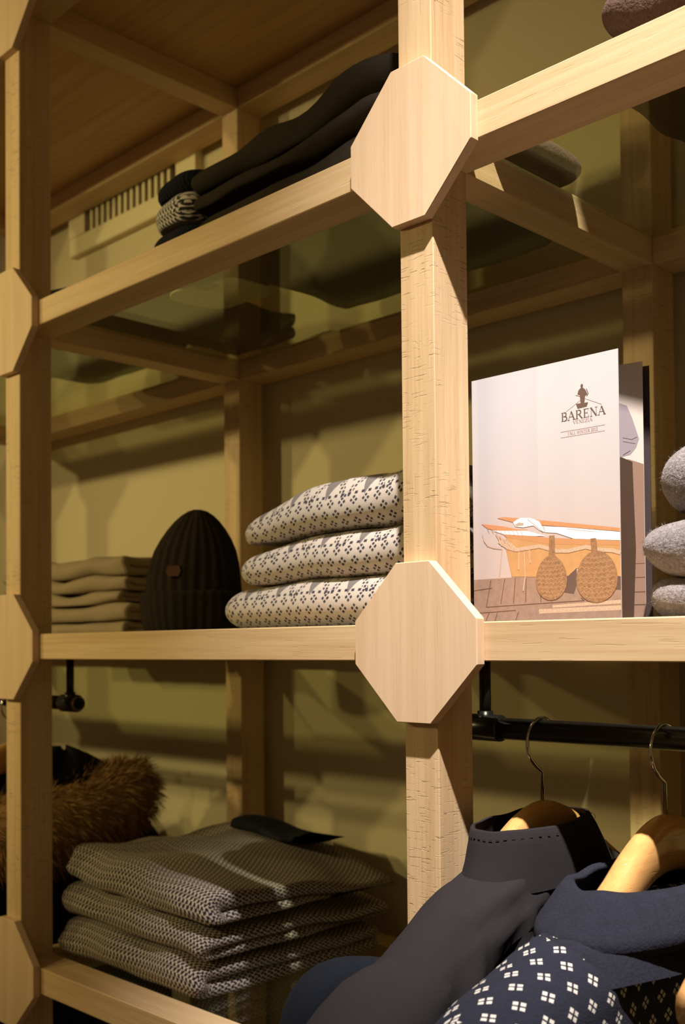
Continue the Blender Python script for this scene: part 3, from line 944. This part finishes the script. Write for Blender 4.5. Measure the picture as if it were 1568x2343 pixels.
# serif capitals: strokes (points, weight) on a unit-high body, then advance width
T, H = .06, .17
def sf(x, y, w=.16): return ([(x - w, y), (x + w, y)], T)
GL = {
    'B': ([([(.18, 0), (.18, 1)], H), ([(.05, 1), (.40, 1)], T), ([(.05, 0), (.42, 0)], T), ([(.18, .53), (.42, .53)], T), (arc(.40, .765, .22, .235, 90, -90), H * .8), (arc(.42, .265, .27, .265, 90, -90), H * .8)], .80),
    'A': ([([(.08, 0), (.42, 1)], T), ([(.42, 1), (.76, 0)], H), ([(.20, .36), (.63, .36)], T), sf(.08, 0, .13), sf(.76, 0, .15)], .90),
    'R': ([([(.18, 0), (.18, 1)], H), ([(.05, 1), (.40, 1)], T), ([(.18, .5), (.40, .5)], T), (arc(.40, .75, .24, .25, 90, -90), H * .8), ([(.42, .5), (.76, 0)], H * .9), sf(.18, 0), sf(.78, 0, .10)], .90),
    'E': ([([(.18, 0), (.18, 1)], H), ([(.05, 1), (.62, 1), (.62, .80)], T), ([(.05, 0), (.66, 0), (.66, .22)], T), ([(.18, .52), (.50, .52)], T), ([(.50, .40), (.50, .64)], T)], .78),
    'N': ([([(.16, 0), (.16, 1)], T), ([(.14, 1), (.74, 0)], H), ([(.74, 0), (.74, 1)], T), sf(.14, 1, .12), sf(.16, 0, .12), sf(.74, 1, .12)], .92),
    'V': ([([(.06, 1), (.40, 0)], H), ([(.40, 0), (.74, 1)], T), sf(.07, 1, .13), sf(.74, 1, .12)], .84),
    'Z': ([([(.10, 1), (.64, 1)], T), ([(.62, 1), (.08, 0)], H), ([(.08, 0), (.64, 0)], T), ([(.11, 1), (.09, .8)], T), ([(.63, 0), (.66, .2)], T)], .76),
    'I': ([([(.18, 0), (.18, 1)], H), sf(.18, 0), sf(.18, 1)], .42),
    'F': ([([(.18, 0), (.18, 1)], H), ([(.05, 1), (.62, 1), (.62, .80)], T), ([(.18, .52), (.48, .52)], T), sf(.18, 0)], .72),
    'L': ([([(.18, 0), (.18, 1)], H), ([(.05, 0), (.62, 0), (.62, .22)], T), sf(.18, 1)], .72),
    'W': ([([(.06, 1), (.32, 0)], H), ([(.32, 0), (.54, 1)], T), ([(.50, 1), (.78, 0)], H), ([(.78, 0), (1.02, 1)], T), sf(.07, 1, .12), sf(1.02, 1, .11)], 1.12),
    'T': ([([(.36, 0), (.36, 1)], H), ([(.05, .80), (.05, 1), (.67, 1), (.67, .80)], T), sf(.36, 0)], .74),
    '2': ([(arc(.32, .72, .24, .28, 160, -40), H * .7), ([(.50, .54), (.08, .03)], H * .6), ([(.08, .03), (.58, .03)], H * .7)], .68),
    '0': ([(arc(.32, .5, .25, .5, 0, 360, 18), H * .75)], .68),
    '1': ([([(.26, 0), (.26, 1)], H), ([(.08, .86), (.26, 1)], T), sf(.26, 0)], .50),
    ' ': ([], .40),
}


def text(s, x, y, h, width, bold=1.0):
    tot = sum(GL[c][1] for c in s); k = width / (tot * h)
    out = []
    cx = 0
    for c in s:
        for P, w in GL[c][0]:
            out += strip([(x + (cx + p[0]) * h * k, y + p[1] * h) for p in P], w * h * bold)
        cx += GL[c][1]
    return out


p1, p2, p3 = Page(0), Page(.1605), Page(.215)
cover = tag(p1.sheet('front_cover', 196.5, 289, 0, .9, I_page, cat), 'pale cover printed with a boat, rope fenders and a brown emblem')
K = .06
p1.poly('printed_quay', [[(0, .6), (196.3, .6), (196.3, 46), (85, 52), (0, 52)]], K, I_floor, cover)
gaps = []
for P in ([(25, 50), (18, 19)], [(45, 51), (39, 22)], [(60, 51), (57, 22)], [(75, 50), (74, 23)], [(94, 33), (95, 22)], [(18, 19), (151, 22)], [(0, 39), (26, 41)], [(147, 25), (151, 22)], [(151, 30), (194, 33)], [(16, 1), (22, 12)], [(30, 1), (34, 12)], [(60, 3), (64, 12)], [(0, 12), (60, 14)]): gaps += strip(P, .9)
p1.poly('printed_plank_gap', gaps, 2 * K, I_line, cover)
p1.poly('printed_plank', [[(110, 18.4), (196, 21.4), (196, 17.4), (110, 15.4)], [(92, 14.4), (196, 15.4), (196, 10.4), (92, 9.4)]], 2 * K, I_rope, cover)
for P in ([(127, 50), (142, 58), (142, 40), (138, 30), (126, 32)], [(187, 47), (196, 46), (196, 32), (187, 33)], [(92, 52), (90, 40), (98, 31), (104, 34), (104, 52)]):
    p1.poly('printed_boat_shadow', [P], 3 * K, I_shadow, cover)
p1.poly('printed_hull', [[(46, 91), (55, 53), (89, 51), (131, 50), (142, 58), (190, 47), (196, 46), (196, 84), (105, 94), (50, 104)]], 4 * K, I_hull, cover)
p1.poly('printed_gunwale', [[(42, 104), (105, 94), (196, 84), (196, 79), (105, 87), (48, 99)]], 5 * K, I_gun, cover)
p1.poly('printed_mast', [[(35, 122.4), (46, 122.6), (102, 113.6), (196, 97.6), (196, 94), (121, 105.4), (62, 114.4)], [(12, 117.4), (42, 112.4), (62, 107.4), (78, 105.4), (78, 102.4), (42, 105.4), (21, 111.4)]], 5 * K, I_mast, cover)
p1.poly('printed_canvas', [[(28, 108.4), (48, 106.4), (76, 104.4), (102, 96.4), (86, 97.4), (46, 102.4)], [(100, 107.4), (125, 104.4), (196, 93.4), (196, 84.4), (139, 90.4), (117, 98.4), (102, 100.4)],
                           [(58, 115.4), (63, 118), (69, 119.6), (82, 118.4), (94, 113.4), (102, 100.4), (94, 103.4), (86, 109.4), (72, 108.4), (61, 110.4)]], 6 * K, I_white, cover)
for P in ([[(60, 112), (66, 114.5), (73, 113), (72, 110.5), (63, 110.8)]], strip([(78, 117), (90, 108), (99, 101)], .7), strip([(130, 102), (165, 96)], .5)):
    p1.poly('printed_canvas_fold', P, 7 * K, I_shade, cover)
rp = strip([(38, 95), (50, 87), (62, 83.5), (78, 84.5), (94, 85.5), (117, 78.5), (132, 77.5), (154, 80.5), (168, 76.5), (186, 74.5), (196, 71.5)], 4.4)
for k in range(5): rp += strip([(34 + k * 5, 104 - k * 3), (42 + k * 5, 90 - k * 1.5)], 2.4)
for P, w in (([(66, 81), (65, 61)], 1.6), ([(73, 81), (74, 51), (71, 36)], 1.5), ([(80, 82), (81, 67)], 1.6), ([(42, 86), (37, 51)], 1.1), ([(14, 105), (16, 97), (21, 91), (30, 88), (42, 86)], .9)): rp += strip(P, w)
for k in range(9): rp += strip([(20 + k * 6, 114 - k), (24 + k * 6, 106 - k)], .5)
p1.poly('printed_rope', rp, 8 * K, I_rope, cover)
p1.poly('printed_fender', [oval(109, 49, 20.5, 25, 28, .12), [(107, 96), (114, 96), (115, 70), (106, 70)]], 9 * K, I_ball, cover)
p1.poly('printed_fender', [oval(167, 47.5, 25.5, 28, 28, .10), [(160, 89), (167, 89), (169, 71), (161, 71)]], 9 * K, I_ball, cover)
tw = []
for (cx, cy, rx, ry) in ((109, 49, 20, 25), (167, 47.5, 25, 28)):
    for r_ in range(-4, 5):
        yy = cy + r_ * ry / 5.2; hw = rx * math.sqrt(max(0, 1 - (r_ / 5.2) ** 2)) * .92
        tw += strip([(cx - hw + 2 * hw * q / 14, yy + (1.1 if q % 2 else -.9) - 1.5 * math.sin(math.pi * q / 14)) for q in range(15)], .8)
p1.poly('printed_fender_weave', tw, 10 * K, I_weave, cover)
p1.poly('printed_emblem', [[(146, 248.4), (147.3, 252.4), (150, 254.6), (152.6, 255), (156, 252), (158.6, 246.6), (155.6, 245), (155, 239.4), (153.6, 235.4), (150, 236), (149.4, 242), (149, 247)], oval(151.6, 256.8, 1.6, 2.2, 14), [(144, 238.2), (159.4, 237.6), (157.4, 233.2), (146, 232.6)]] + strip([(144, 247.6), (150, 245.4)], .5) + strip([(157.4, 252.6), (159.6, 247), (157.6, 244.6)], .8), 2 * K, I_logo, cover)
p1.poly('printed_brand_name', text('BARENA', 124.5, 221.6, 9.2, 56.5, 1.0), 2 * K, I_logo, cover)
p1.poly('printed_place_name', text('VENEZIA', 140, 216.6, 3.5, 24.5, 1.1) + strip([(150, 241.4), (131, 231.5)], .35) + strip([(155, 242.4), (176, 232.6)], .35), 2 * K, I_logo2, cover)
p1.poly('printed_season', text('FALL WINTER 2012', 133, 205.2, 3.2, 38, 1.0) + strip([(124, 209.9), (179.5, 209.9)], .35) + strip([(124, 203.6), (179.5, 203.6)], .35), 2 * K, I_logo2, cover)

page = tag(p2.sheet('inside_page', 209, 279.5, 0, .5, I_page2, cat), 'inside page with a man in a grey jacket')
p2.poly('printed_backdrop', [[(100, .6), (208.8, .6), (208.8, 168), (192, 175), (100, 178)]], K, I_low, page)
p2.poly('printed_page_floor', strip([(100, 62), (208.5, 61)], .6) + strip([(100, 47), (208.5, 46)], .8) + strip([(100, 31), (208.5, 30.4)], .9) + strip([(100, 17), (208.5, 16.6)], 1.1), 2 * K, I_line, page)
p2.poly('printed_jacket', [[(164, 242), (183.7, 237), (191, 233.7), (196.5, 220.3), (204.2, 195.8), (200.8, 186.8), (194.2, 179.7), (184.5, 178.4), (163, 180)]], 2 * K, I_jack, page)
p2.poly('printed_sleeve_fold', strip([(186, 199), (196, 196), (202, 198)], .7) + strip([(186, 195), (200, 191)], .6) + strip([(186, 180), (194, 184)], .8), 3 * K, I_shadow, page)
p2.poly('printed_trousers', [[(163, 179), (184.5, 178), (196.4, 171.6), (198.9, 77), (195.4, 1), (160, 1)]], 3 * K, I_trous, page)
bk = p3.sheet('back_cover', 212, 277, -1.2, 1.5, I_cover, cat)
